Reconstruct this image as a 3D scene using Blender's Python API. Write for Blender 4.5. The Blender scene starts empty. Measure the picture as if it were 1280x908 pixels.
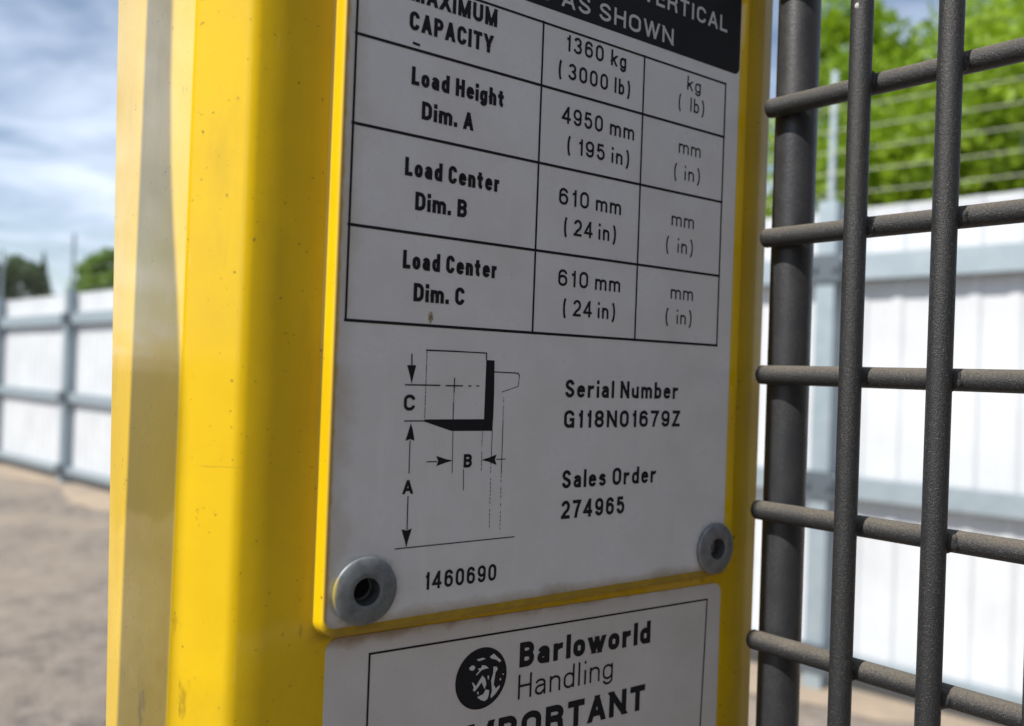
import bpy, bmesh, math, random
from mathutils import Vector, Matrix
from math import radians as R, sin, cos, pi

random.seed(7)
S = bpy.context.scene
COL = S.collection
EYE = 1.36                                   # camera height above the yard, metres

# ------------------------------------------------------------------ camera
cam_data = bpy.data.cameras.new('Camera')
cam = bpy.data.objects.new('Camera', cam_data)
COL.objects.link(cam)
cam_data.sensor_width = 36.0
cam_data.lens = 28.125
cam_data.clip_start = 0.005
cam_data.clip_end = 2000.0
cam_data.dof.use_dof = True
cam_data.dof.focus_distance = 0.173
cam_data.dof.aperture_fstop = 13.5
# level frame (x right, y down, z forward)  ->  world (x, forward = y, up = z)
RT = ((0.99932, 0.03685, 0.0), (-0.03685, 0.99929, -0.0078), (-0.00029, 0.00779, 0.99997))
def lv(x, y, z): return Vector((x, z, EYE - y))
def lvd(x, y, z): return Vector((x, z, -y))
cx = lvd(*(RT[i][0] for i in range(3))).normalized()
cz = -lvd(*(RT[i][2] for i in range(3))).normalized()
cy = cz.cross(cx).normalized()
M = Matrix((cx, cy, cz)).transposed().to_4x4()
M.translation = lv(0, 0, 0)
cam.matrix_world = M
S.camera = cam

# ------------------------------------------------------------------ sun and sky
SUN_AZ = R(-58.2)                            # left of and behind the camera
SUN_EL = R(46.0)
Lh = (sin(SUN_AZ), -cos(SUN_AZ))
SUN = Vector((Lh[0] * cos(SUN_EL), Lh[1] * cos(SUN_EL), sin(SUN_EL)))
sd = bpy.data.lights.new('Sun', 'SUN')
sd.energy = 4.2
sd.angle = R(0.53)
sd.color = (1.0, 0.95, 0.87)
so = bpy.data.objects.new('Sun', sd)
so.rotation_euler = SUN.to_track_quat('Z', 'Y').to_euler()
so.location = (0, 0, 30)
COL.objects.link(so)

W = bpy.data.worlds.new('World')
S.world = W
W.use_nodes = True
nt = W.node_tree
nt.nodes.clear()
def wn(t, **k):
    n = nt.nodes.new(t)
    for a, b in k.items(): setattr(n, a, b)
    return n
sky = wn('ShaderNodeTexSky', sky_type='NISHITA', sun_disc=False)
sky.sun_elevation = SUN_EL
sky.sun_rotation = math.atan2(SUN.x, SUN.y)
sky.air_density = 1.0
sky.dust_density = 0.4
geo = wn('ShaderNodeTexCoord')
sep = wn('ShaderNodeSeparateXYZ')
nt.links.new(geo.outputs['Generated'], sep.inputs[0])
zz = wn('ShaderNodeMath', operation='MAXIMUM'); zz.inputs[1].default_value = 0.0
nt.links.new(sep.outputs['Z'], zz.inputs[0])
za = wn('ShaderNodeMath', operation='ADD'); za.inputs[1].default_value = 0.12
nt.links.new(zz.outputs[0], za.inputs[0])
comb = wn('ShaderNodeCombineXYZ')
for i, ax in enumerate('XY'):
    dv = wn('ShaderNodeMath', operation='DIVIDE')
    nt.links.new(sep.outputs[ax], dv.inputs[0]); nt.links.new(za.outputs[0], dv.inputs[1])
    nt.links.new(dv.outputs[0], comb.inputs[i])
noi = wn('ShaderNodeTexNoise'); noi.inputs['Scale'].default_value = 1.15
noi.inputs['Detail'].default_value = 5.0; noi.inputs['Roughness'].default_value = 0.55
noi.inputs['Distortion'].default_value = 0.4
nt.links.new(comb.outputs[0], noi.inputs['Vector'])
rmp = wn('ShaderNodeValToRGB')
rmp.color_ramp.elements[0].position = 0.38; rmp.color_ramp.elements[0].color = (0, 0, 0, 1)
rmp.color_ramp.elements[1].position = 0.66; rmp.color_ramp.elements[1].color = (.92, .92, .92, 1)
nt.links.new(noi.outputs['Fac'], rmp.inputs[0])
mixc = wn('ShaderNodeMixRGB'); mixc.inputs[2].default_value = (8.0, 8.9, 10.6, 1)
nt.links.new(rmp.outputs[0], mixc.inputs[0]); nt.links.new(sky.outputs[0], mixc.inputs[1])
bg = wn('ShaderNodeBackground'); bg.inputs['Strength'].default_value = 0.085
out = wn('ShaderNodeOutputWorld')
nt.links.new(mixc.outputs[0], bg.inputs[0]); nt.links.new(bg.outputs[0], out.inputs[0])

S.view_settings.view_transform = 'Standard'
S.view_settings.look = 'None'
S.view_settings.exposure = 0.5
S.view_settings.gamma = 1.0
S.view_settings.use_curve_mapping = False

# ------------------------------------------------------------------ node material helper
class Mat:
    def __init__(s, name, color=(.5, .5, .5), rough=.5, metal=0.0, spec=None):
        s.m = bpy.data.materials.new(name); s.m.use_nodes = True
        s.t = s.m.node_tree
        s.b = s.t.nodes['Principled BSDF']
        s.b.inputs['Base Color'].default_value = (*color, 1)
        s.b.inputs['Roughness'].default_value = rough
        s.b.inputs['Metallic'].default_value = metal
        if spec is not None: s.b.inputs['Specular IOR Level'].default_value = spec
        s.tc = s.t.nodes.new('ShaderNodeTexCoord')
    def link(s, a, b): s.t.links.new(a, b)
    def coord(s, scale=(1, 1, 1), loc=(0, 0, 0)):
        n = s.t.nodes.new('ShaderNodeMapping')
        n.inputs['Scale'].default_value = scale; n.inputs['Location'].default_value = loc
        s.link(s.tc.outputs['Object'], n.inputs[0]); return n.outputs[0]
    def noise(s, scale, detail=4, rough=.55, vec=None, dist=0):
        n = s.t.nodes.new('ShaderNodeTexNoise')
        n.inputs['Scale'].default_value = scale; n.inputs['Detail'].default_value = detail
        n.inputs['Roughness'].default_value = rough; n.inputs['Distortion'].default_value = dist
        s.link(vec if vec is not None else s.tc.outputs['Object'], n.inputs['Vector'])
        return n.outputs['Fac']
    def ramp(s, fac, lo, hi, a=0.0, b=1.0):
        n = s.t.nodes.new('ShaderNodeMapRange')
        for k, v in zip(('From Min', 'From Max', 'To Min', 'To Max'), (lo, hi, a, b)):
            n.inputs[k].default_value = v
        s.link(fac, n.inputs['Value']); return n.outputs[0]
    def math(s, op, a, b=None):
        n = s.t.nodes.new('ShaderNodeMath'); n.operation = op
        for i, v in enumerate((a, b)):
            if v is None: continue
            if isinstance(v, (int, float)): n.inputs[i].default_value = v
            else: s.link(v, n.inputs[i])
        return n.outputs[0]
    def mix(s, fac, a, b):
        n = s.t.nodes.new('ShaderNodeMixRGB')
        for i, v in enumerate((fac, a, b)):
            if isinstance(v, (int, float)): n.inputs[i].default_value = v
            elif isinstance(v, tuple): n.inputs[i].default_value = (*v, 1)
            else: s.link(v, n.inputs[i])
        return n.outputs[0]
    def xyz(s):
        n = s.t.nodes.new('ShaderNodeSeparateXYZ'); s.link(s.tc.outputs['Object'], n.inputs[0]); return n.outputs
    def blob(s, centre, radii):
        """soft 1..0 mask round a point of the object's own space (a stain, a scuff)"""
        v = s.coord(tuple(1 / r for r in radii), tuple(-c / r for c, r in zip(centre, radii)))
        n = s.t.nodes.new('ShaderNodeVectorMath'); n.operation = 'LENGTH'; s.link(v, n.inputs[0])
        return s.ramp(n.outputs['Value'], 0.0, 1.0, 1.0, 0.0)
    def color(s, c): s.link(c, s.b.inputs['Base Color'])
    def rough(s, c): s.link(c, s.b.inputs['Roughness'])
    def bump(s, h, strength=.3, dist=.001):
        n = s.t.nodes.new('ShaderNodeBump'); n.inputs['Strength'].default_value = strength
        n.inputs['Distance'].default_value = dist
        s.link(h, n.inputs['Height']); s.link(n.outputs[0], s.b.inputs['Normal'])

# ------------------------------------------------------------------ object helpers
def obj(name, bm, mat, parent=None, smooth=False):
    me = bpy.data.meshes.new(name)
    bm.normal_update()
    bm.to_mesh(me); bm.free()
    if mat is not None: me.materials.append(mat.m if isinstance(mat, Mat) else mat)
    if smooth:
        for p in me.polygons: p.use_smooth = True
    o = bpy.data.objects.new(name, me); COL.objects.link(o)
    if parent is not None: o.parent = parent
    return o
def tag(o, label=None, cat=None, group=None, kind=None):
    if label: o['label'] = label
    if cat: o['category'] = cat
    if group: o['group'] = group
    if kind: o['kind'] = kind
    return o
def thing(name, label, cat, mw=None, group=None):
    o = bpy.data.objects.new(name, None); COL.objects.link(o)
    o.empty_display_size = .02
    if mw is not None: o.matrix_world = mw
    return tag(o, label, cat, group)
def box(bm, x0, x1, y0, y1, z0, z1):
    v = [bm.verts.new(p) for p in ((x0,y0,z0),(x1,y0,z0),(x1,y1,z0),(x0,y1,z0),(x0,y0,z1),(x1,y0,z1),(x1,y1,z1),(x0,y1,z1))]
    for f in ((0,3,2,1),(4,5,6,7),(0,1,5,4),(1,2,6,5),(2,3,7,6),(3,0,4,7)): bm.faces.new([v[i] for i in f])
def rings(bm, ring_list, closed=True, cap=True):
    rs = [[bm.verts.new(p) for p in r] for r in ring_list]
    for a, b in zip(rs, rs[1:]):
        n = len(a)
        for i in range(n if closed else n - 1):
            bm.faces.new((a[i], a[(i+1) % n], b[(i+1) % n], b[i]))
    if cap and closed:
        bm.faces.new(rs[0][::-1]); bm.faces.new(rs[-1])
def tube(bm, pts, r, n=24, wob=0.0, round_start=False):
    """round bar along pts (r may be a list)"""
    out = []
    pts = [Vector(p) for p in pts]
    rr = r if isinstance(r, (list, tuple)) else [r] * len(pts)
    if round_start:
        d = (pts[0] - pts[1]).normalized(); r0 = rr[0]
        pre = [(pts[0] + d * r0 * .55 * sin(a), r0 * cos(a)) for a in (R(86), R(65), R(45), R(25))]
        pts = [p for p, _ in pre] + pts; rr = [q for _, q in pre] + list(rr)
    for i, p in enumerate(pts):
        t = (pts[min(i+1, len(pts)-1)] - pts[max(i-1, 0)]).normalized()
        up = Vector((0, 0, 1)) if abs(t.z) < .9 else Vector((1, 0, 0))
        u = t.cross(up).normalized(); w = u.cross(t)
        out.append([p + (u * cos(2*pi*k/n) + w * sin(2*pi*k/n)) * rr[i] * (1 + random.uniform(-wob, wob)) for k in range(n)])
    rings(bm, out)
def lathe(bm, prof, n=64):
    """prof of (radius, z) turned round local z"""
    rs = [[bm.verts.new((r * cos(2*pi*k/n), r * sin(2*pi*k/n), z)) for k in range(n)] for r, z in prof]
    for a, b in zip(rs, rs[1:]):
        for i in range(n): bm.faces.new((a[i], a[(i+1) % n], b[(i+1) % n], b[i]))
    bm.faces.new(rs[-1])

# ------------------------------------------------------------------ ground
g = Mat('gravel', (.2, .18, .16), .95)
n1 = g.noise(.9, 6, .65); n2 = g.noise(9, 5, .7); n3 = g.noise(60, 3, .6)
c = g.mix(g.ramp(n1, .40, .60), (.31, .25, .19), (.13, .11, .094))
c = g.mix(g.ramp(n2, .38, .72), c, (.34, .29, .24))
c = g.mix(g.ramp(n3, .5, .75), c, (.115, .105, .10))
g.color(c); g.bump(g.math('ADD', n2, n3), .7, .03)
bm = bmesh.new()
bmesh.ops.create_grid(bm, x_segments=60, y_segments=60, size=500)
tag(obj('ground', bm, g), kind='structure')
# dry strip of sand along the foot of the fence and an added, unseen asphalt patch left of the yard, darkening the upright's reflection
FA = Vector((-6.14, 9.6, 0)); FD = Vector((.783, -.622, 0)).normalized(); FN = Vector((-FD.y, FD.x, 0)); FN = FN if FN.y < 0 else -FN
def fp(t, off=0.0, z=0.0): return FA + FD * t + FN * off + Vector((0, 0, z))
sm_ = Mat('sand', (.42, .31, .2), .95)
sn = sm_.noise(3, 5, .6)
sm_.color(sm_.mix(sm_.ramp(sn, .35, .7), (.40, .31, .22), (.28, .23, .18))); sm_.bump(sm_.noise(40), .5, .02)
bm = bmesh.new(); L = []; N = 120
for i in range(N + 1):
    t = -6 + 22 * i / N
    L.append((bm.verts.new(fp(t, .32 + .16 * sin(t * 2.3) + random.uniform(-.05, .05), .004)), bm.verts.new(fp(t, -1.5, .004))))
for a, b in zip(L, L[1:]): bm.faces.new((a[0], b[0], b[1], a[1]))
tag(obj('sand_strip', bm, sm_), kind='structure')
as_ = Mat('dark_ground', (.05, .05, .05), .9)
as_.color(as_.mix(as_.noise(30), (.04, .04, .042), (.075, .072, .07)))
bm = bmesh.new()
q = [(-60, -40, .004)]
for k in range(60):
    az = R(-112 + k * 1.1); rr_ = 7.3 + random.uniform(-.5, .5) + .5 * sin(k * .7)
    q.append((rr_ * sin(az), rr_ * cos(az), .004))
q = [bm.verts.new(p) for p in q + [(-60, 60, .004)]]
bm.faces.new(q[::-1]); bmesh.ops.recalc_face_normals(bm, faces=bm.faces)
tag(obj('dark_reflected_patch', bm, as_), kind='structure')

# ------------------------------------------------------------------ fence
def ftop(t): return 1.955 + .018 * (t + .0)
def frail(t): return ftop(t) - .27
white = Mat('white_sheet', (.80, .81, .82), .42)
white.color(white.mix(white.ramp(white.noise(2.5, 5), .35, .75), (.60, .62, .645), (.50, .52, .545)))
galv = Mat('galvanised_steel', (.33, .37, .41), .5, .35)
galv.color(galv.mix(galv.noise(14, 3), (.24, .30, .335), (.36, .42, .46)))
wirem = Mat('wire', (.55, .56, .48), .5, .2)
fence = thing('metal_fence', 'white corrugated metal fence on grey posts with wire strands above, behind the yellow post', 'fence', Matrix.Translation(FA))
def fl(t, off, z): return FD * t + FN * off + Vector((0, 0, z))
SP = 1.93
posts = [i * SP for i in range(-2, 7)]
for t0, t1 in zip(posts, posts[1:]):
    bm = bmesh.new(); cols_ = []
    t = t0 + .02
    pitch = .145
    # trapezoid ribs
    prof = [(0, 0), (.085, 0), (.100, .008), (.130, .008), (.145, 0)]
    xs = []
    while t < t1 - .02:
        for a, b in prof[:-1]:
            if t + a < t1 - .02: xs.append((t + a, b))
        t += pitch
    xs.append((t1 - .02, 0))
    for off_back in (0,):
        for a, b in xs:
            cols_.append((bm.verts.new(fl(a, -.03 + b, .10)), bm.verts.new(fl(a, -.03 + b, ftop(a)))))
        for p, q in zip(cols_, cols_[1:]): bm.faces.new((p[0], q[0], q[1], p[1]))
    o = obj('panel', bm, white, fence)
    sdf = o.modifiers.new('thickness', 'SOLIDIFY'); sdf.thickness = .002
    for nm, zf, hh in (('rail', lambda a: frail(a), .055), ('rail', lambda a: .90, .045), ('rail', lambda a: .14, .03)):
        bm = bmesh.new()
        rings(bm, [[fl(a, .0, zf(a) - hh), fl(a, .05, zf(a) - hh), fl(a, .05, zf(a) + hh), fl(a, .0, zf(a) + hh)] for a in (t0 + .04, t1 - .04)])
        obj(nm, bm, galv, fence)
for t in posts:
    bm = bmesh.new()
    rings(bm, [[fl(t - .04, -.02, z), fl(t + .04, -.02, z), fl(t + .04, .07, z), fl(t - .04, .07, z)] for z in (-.05, ftop(t) + .03)])
    rings(bm, [[fl(t - .011, .005, z), fl(t + .011, .005, z), fl(t + .011, .03, z), fl(t - .011, .03, z)] for z in (ftop(t) + .03, ftop(t) + .62)])
    p = obj('post', bm, galv, fence)
    for zc in (frail(t), .90, .14):
        bm = bmesh.new()
        rings(bm, [[fl(t - .07, .071, z), fl(t + .07, .071, z), fl(t + .07, .085, z), fl(t - .07, .085, z)] for z in (zc - .06, zc + .06)])
        for sx in (-.045, .045):
            tube(bm, [fl(t + sx, .08, zc), fl(t + sx, .10, zc)], .014, 8)
        obj('bracket', bm, Mat('dark_bracket', (.10, .12, .14), .5, .3) if 'dark_bracket' not in bpy.data.materials else bpy.data.materials['dark_bracket'], p)
for k in range(6):
    bm = bmesh.new()
    pts = []
    for t0, t1 in zip(posts, posts[1:]):
        for j in range(6):
            a = t0 + (t1 - t0) * j / 6
            pts.append(fl(a, .045, ftop(a) + .06 + .095 * k - .012 * sin(pi * j / 6)))
    tube(bm, pts, .0017, 6)
    obj('wire_strand', bm, wirem, fence)

# ------------------------------------------------------------------ trees
def leafmat(name, c0, c1, trans):
    m = Mat(name, c0, .55)
    n = m.noise(1.4, 3)
    col = m.mix(m.ramp(n, .35, .65), c0, c1)
    oi = m.noise(37.0, 1)
    col = m.mix(m.ramp(oi, .3, .7, 0, .35), col, tuple(min(1, x * 1.6) for x in c1))
    m.color(col)
    tr = m.t.nodes.new('ShaderNodeBsdfTranslucent'); m.link(col, tr.inputs[0])
    mx = m.t.nodes.new('ShaderNodeMixShader'); mx.inputs[0].default_value = trans
    o = m.t.nodes['Material Output']
    m.link(m.b.outputs[0], mx.inputs[1]); m.link(tr.outputs[0], mx.inputs[2]); m.link(mx.outputs[0], o.inputs[0])
    return m
bark = Mat('bark', (.10, .075, .055), .9)
bark.color(bark.mix(bark.noise(12, 5, vec=bark.coord((1, 1, .2))), (.06, .045, .035), (.16, .125, .095))); bark.bump(bark.noise(25), .6, .02)
def leaf(bm, p, s, up=.3):
    a = Vector((random.gauss(0, 1), random.gauss(0, 1), random.gauss(0, 1) + up)).normalized()
    b = a.orthogonal().normalized(); b.rotate(Matrix.Rotation(random.uniform(0, 6.28), 3, a)); c_ = a.cross(b)
    w = s * .42
    v = [bm.verts.new(p + b * s * .6), bm.verts.new(p + c_ * w * .8 + a * s * .08), bm.verts.new(p - b * s * .55), bm.verts.new(p - c_ * w * .8 + a * s * .08)]
    bm.faces.new(v)
def broad_tree(name, label, base, height, radius, mat, leaves, leafsize, trunk_h, squash=1.0, seed=1, group=None):
    random.seed(seed)
    root = thing(name, label, 'tree', Matrix.Translation(Vector(base)), group)
    bm = bmesh.new()
    tube(bm, [(0, 0, -.1), (.03, 0, trunk_h * .5), (-.04, .03, trunk_h), (.05, 0, height * .75)], [radius * .085, radius * .07, radius * .055, radius * .02], 12, .05)
    clumps = []
    cz_ = trunk_h * .75 + (height - trunk_h * .75) / 2
    hz = (height - trunk_h * .75) / 2
    for i in range(46):
        while True:
            v = Vector((random.uniform(-1, 1), random.uniform(-1, 1), random.uniform(-1, 1)))
            if .25 < v.length < 1: break
        r = random.uniform(.16, .34) * radius
        sc = 1 - r / radius * .75
        p = Vector((v.x * radius * sc, v.y * radius * sc, cz_ + v.z * hz * sc * squash))
        clumps.append((p, r))
    for p, r in clumps[::2]:
        a = Vector((random.uniform(-.1, .1), random.uniform(-.1, .1), trunk_h * random.uniform(.7, 1.1)))
        tube(bm, [a, a.lerp(p, .5) + Vector((0, 0, .15)), p], [radius * .028, radius * .016, radius * .004], 7)
    obj('trunk', bm, bark, root, True)
    bm = bmesh.new()
    for i in range(leaves):
        p, r = random.choice(clumps)
        v = Vector((random.gauss(0, 1), random.gauss(0, 1), random.gauss(0, 1))).normalized() * (random.random() ** .45) * r
        v.z *= .75
        leaf(bm, p + v, leafsize * random.uniform(.6, 1.3))
    obj('crown', bm, mat, root)
    return root
def conifer(name, label, base, height, radius, mat, n, seed):
    random.seed(seed)
    root = thing(name, label, 'tree', Matrix.Translation(Vector(base)))
    bm = bmesh.new(); tube(bm, [(0, 0, -.1), (0, 0, height)], [radius * .09, .02], 8); obj('trunk', bm, bark, root, True)
    bm = bmesh.new()
    for i in range(n):
        h = random.random() ** .8
        lay = (h * 16) % 1
        r = radius * (1 - h) * (1.05 - .45 * lay) * random.random() ** .4
        a = random.uniform(0, 6.28)
        leaf(bm, Vector((r * cos(a), r * sin(a), height * (.1 + .9 * h) - r * .25)), random.uniform(.3, .5) * (1.05 - .85 * h))
    obj('crown', bm, mat, root)
spring = leafmat('spring_leaf', (.16, .28, .010), (.25, .37, .012), .45)
dark = leafmat('dark_leaf', (.03, .065, .018), (.055, .10, .025), .2)
needle = leafmat('needle', (.022, .04, .022), (.045, .06, .035), .1)
mid = leafmat('mid_leaf', (.10, .20, .02), (.16, .27, .02), .4)
def at(px, py, Y):
    v = Vector(((px - 640) / 1000, (py - 454) / 1000, 1.0))
    x = sum(RT[0][i] * v[i] for i in range(3)); z = sum(RT[2][i] * v[i] for i in range(3))
    return x / z * Y
broad_tree('broadleaf_tree', 'big bright green leafy tree rising behind the wire strands at the right', (8.0, 13.4, 0), 8.9, 4.9, spring, 42000, .17, 2.2, seed=3)
broad_tree('round_tree', 'dark green rounded tree above the fence at the far left edge', (at(-8, 340, 36), 36, 0), 6.3, 2.6, dark, 7000, .3, 1.6, seed=5)
conifer('conifer_tree', 'slim dark conifer beyond the fence between two rounder trees', (at(54, 340, 44), 44, 0), 6.9, 1.6, needle, 2600, 8)
broad_tree('leafy_tree', 'light green tree peeping out just left of the yellow post', (at(152, 340, 32), 32, 0), 6.3, 1.9, mid, 6000, .26, 1.5, seed=9)

# ------------------------------------------------------------------ forklift upright
PD = Vector((.829015, .559227, 0))           # along the plate, away to the right
PN = Vector((.559227, -.829015, 0))          # out of the plate, towards the viewer
UP = Vector((0, 0, 1))
P0 = Vector((-.033, .150, EYE))
PM = Matrix((PD, UP, PN)).transposed().to_4x4(); PM.translation = P0
mm = .001
def pv(s, h, o=0.0): return (s * mm, -h * mm, o * mm)       # plate millimetres: along, down, out

yel = Mat('yellow_paint', (.78, .47, .012), .3)
b = yel.b
b.inputs['Specular IOR Level'].default_value = .12
b.inputs['Coat Weight'].default_value = 1.0; b.inputs['Coat Roughness'].default_value = .05
fine = yel.noise(420, 4, .6); big = yel.noise(28, 5, .6)
spk = yel.noise(900, 2, .5)
c = yel.mix(yel.ramp(big, .35, .7), (.78, .52, .004), (.69, .44, .004))
c = yel.mix(yel.ramp(spk, .70, .76, 0, .75), c, (.16, .10, .02))
streak = yel.noise(55, 5, .65, yel.coord((1, .22, 1)))
c = yel.mix(yel.ramp(streak, .58, .78, 0, .5), c, (.45, .30, .02))
scr = yel.noise(700, 3, .7, yel.coord((1, .035, 1)))
c = yel.mix(yel.ramp(scr, .70, .74, 0, .55), c, (.88, .72, .25))
scr2 = yel.noise(420, 3, .7, yel.coord((.06, 1, .06)))
c = yel.mix(yel.ramp(scr2, .715, .745, 0, .5), c, (.30, .19, .02))
chip = yel.noise(170, 6, .75)
c = yel.mix(yel.ramp(chip, .675, .69, 0, .8), c, (.17, .115, .03))
Yx = yel.xyz()
low = yel.math('ADD', yel.ramp(Yx['Y'], -.09, -.02, .30, 0), yel.math('MULTIPLY', yel.noise(75, 6, .7, yel.coord((1, .5, 1))), .6))
c = yel.mix(yel.ramp(low, .46, .75, 0, .55), c, (.40, .26, .02))                    # grime towards the foot
def smear(cx_, cy_, cz_, rx, ry, rz, thr=.5, amt=.6, sc=430):
    global c
    m_ = yel.blob((cx_, cy_, cz_), (rx, ry, rz))
    nz = yel.noise(sc, 5, .7, yel.coord((1.0, .22, 1.0)))
    f = yel.math('MULTIPLY', yel.ramp(yel.math('ADD', nz, yel.math('MULTIPLY', m_, .42)), thr + .3, thr + .42, 0, amt), yel.ramp(m_, 0, .3))
    c = yel.mix(f, c, (.15, .095, .014))
# scuffs low on the rounded corner and specks on the plate side  (local mm/1000: along, up, out)
smear(-.0250, -.0480, -.0121, .0035, .009, .005, .45, .6)
smear(-.0234, -.0640, -.0098, .004, .012, .005, .45, .6)
smear(-.0269, -.0700, -.0290, .006, .013, .008, .45, .6)
smear(-.0165, -.003, -.008, .004, .006, .010, .55)
smear(-.0035, -.050, -.003, .003, .006, .004, .52)
smear(.1165, .101, -.001, .003, .014, .006, .50, .95, 500)
smear(.119, .045, -.003, .004, .03, .004, .62, .7)
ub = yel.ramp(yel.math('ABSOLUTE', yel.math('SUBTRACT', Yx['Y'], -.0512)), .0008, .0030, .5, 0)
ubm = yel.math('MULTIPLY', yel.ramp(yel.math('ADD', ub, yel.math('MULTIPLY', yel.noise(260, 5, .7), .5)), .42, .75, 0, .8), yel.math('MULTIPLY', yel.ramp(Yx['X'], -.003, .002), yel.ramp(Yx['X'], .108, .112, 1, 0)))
c = yel.mix(ubm, c, (.27, .18, .045))                                               # dust and shade painted together along the plate's lower edge
yel.color(c)
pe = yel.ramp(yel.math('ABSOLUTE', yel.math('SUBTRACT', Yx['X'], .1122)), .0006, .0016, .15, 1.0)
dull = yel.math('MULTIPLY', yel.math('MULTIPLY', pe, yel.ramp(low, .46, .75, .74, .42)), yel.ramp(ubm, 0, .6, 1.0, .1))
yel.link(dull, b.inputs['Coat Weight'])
yel.rough(yel.ramp(big, .3, .7, .22, .40))
yel.bump(yel.math('ADD', yel.math('MULTIPLY', fine, .35), yel.math('MULTIPLY', big, 3.0)), .12, .0005)

def xz(X, Z):                                # level-frame mm -> plate local (s, out)
    v = Vector((X * mm, Z * mm, 0)) - Vector((P0.x, P0.y, 0))
    return (v.dot(PD), v.dot(PN))
mast = thing('forklift_upright', 'glossy yellow painted steel upright with rounded corner carrying the white plates', 'forklift mast', PM)
prof = [(.1262, -.016), (.1262, -.0042), (.1256, -.0033), (.1245, -.003), (.06, -.003), (0, -.003), (-.0095, -.003)]
n0 = math.atan2(.559, .829)                  # angle of the plate's normal
n1_ = R(22)
def arc(start, r, a0, a1, n):
    """turn the outline from normal angle a0 to a1; start and result in level-frame mm"""
    cc = (start[0] - r * sin(a0), start[1] + r * cos(a0))
    for k in range(1, n + 1):
        a = a0 + (a1 - a0) * k / n
        prof.append(xz(cc[0] + r * sin(a), cc[1] - r * cos(a)))
    return (cc[0] + r * sin(a1), cc[1] - r * cos(a1))
q0 = (-33 - .829 * 9.5 - .559 * 3, 150 - .559 * 9.5 + .829 * 3)
e = arc(arc(q0, 26, n0, n1_, 10), 4.5, n1_, R(-15), 14)
e2t = (-.413 * e[1] - e[0]) / (-.966 + .413 * .259)          # crease at the photo's column 227
e2 = (e[0] - .966 * e2t, e[1] + .259 * e2t)
prof.append(xz(e2[0] + .966 * .7, e2[1] - .259 * .7)); prof.append(xz(e2[0] - .707 * .1, e2[1] + .707 * .0 + .1)); prof.append(xz(e2[0] - .643 * .8, e2[1] + .766 * .8))
def outline(z):
    """the upright's outline at height z above eye level: its left flange widens a little upwards"""
    w = 48.8 + 90 * max(-.14, min(.14, z))
    P = list(prof)
    e3 = (e2[0] - .643 * w, e2[1] + .766 * w)
    P.append(xz(e3[0], e3[1]))
    for k in range(1, 9):
        a = R(-50) + R(-110) * k / 8
        cc = (e3[0] + .766 * 2.2, e3[1] + .643 * 2.2)
        P.append(xz(cc[0] + 2.2 * sin(a), cc[1] - 2.2 * cos(a)))
    P.append(xz(-62, 216)); P.append(xz(48, 236))
    return P
bm = bmesh.new()
zs = [-.9, -.5] + [-.2 + .02 * i for i in range(21)] + [.5]
rings(bm, [[(s, z, o) for s, o in outline(z)] for z in zs])
bmesh.ops.recalc_face_normals(bm, faces=bm.faces)
up_ = obj('upright', bm, yel, mast, True)
me = up_.data
me.set_sharp_from_angle(angle=R(25)) if hasattr(me, 'set_sharp_from_angle') else None

# welded pad under the capacity plate (its left edge faces the sun)
def rounded_rect(x0, x1, y0, y1, r, n=8):
    P = []
    for (cx_, cy_, a0) in ((x1 - r, y1 - r, 0), (x0 + r, y1 - r, 90), (x0 + r, y0 + r, 180), (x1 - r, y0 + r, 270)):
        for k in range(n + 1):
            a = R(a0 + 90 * k / n); P.append((cx_ + r * cos(a), cy_ + r * sin(a)))
    return P
def slab(bm, x0, x1, y0, y1, z0, z1, r, bev, wob=0.0):
    def ring(ins, z): return [(x + random.uniform(-wob, wob), y + random.uniform(-wob, wob), z) for x, y in rounded_rect(x0 + ins, x1 - ins, y0 + ins, y1 - ins, max(r - ins, .0003))]
    rg = [ring(0, z0), ring(0, z1 - bev)]
    for k in (1, 2, 3): rg.append(ring(bev * (1 - cos(R(30 * k))), z1 - bev + bev * sin(R(30 * k))))
    rings(bm, rg)
    bmesh.ops.recalc_face_normals(bm, faces=bm.faces)
bm = bmesh.new()
def pad_ring(left, other, z, wob=.00008):
    return [(x + (random.uniform(-wob, wob) if x < .05 else 0), y, z) for x, y in rounded_rect(-.0008 + left, .1127 - other, -.0520 + other, .122 - other, .0036)]
rings(bm, [pad_ring(-.0001, 0, -.0045, 0), pad_ring(-.0012, 0, -.00305), pad_ring(-.0008, 0, -.0027), pad_ring(-.0005, 0, -.0021), pad_ring(-.00025, 0, -.0014),
           pad_ring(-.0002, 0, -.0009), pad_ring(0, .0001, -.0005), pad_ring(.0003, .0004, -.00015), pad_ring(.0006, .0009, -.00012)])
bmesh.ops.recalc_face_normals(bm, faces=bm.faces)
pad = obj('backing_pad', bm, yel, mast, True)
pad.data.set_sharp_from_angle(angle=R(50))

# ------------------------------------------------------------------ stroke lettering
def el(cx_, cy_, rx, ry, a0, a1, n=10):
    return [(cx_ + rx * cos(R(a0 + (a1 - a0) * k / n)), cy_ + ry * sin(R(a0 + (a1 - a0) * k / n))) for k in range(n + 1)]
def stad(x0, y0, x1, y1, ry):                # condensed closed bowl: straight sides, round ends
    c_ = (x0 + x1) / 2; rx = (x1 - x0) / 2
    return el(c_, y1 - ry, rx, ry, 0, 180) + el(c_, y0 + ry, rx, ry, 180, 360) + [(x1, y1 - ry)]
xh = .63
HALF = .5
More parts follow.
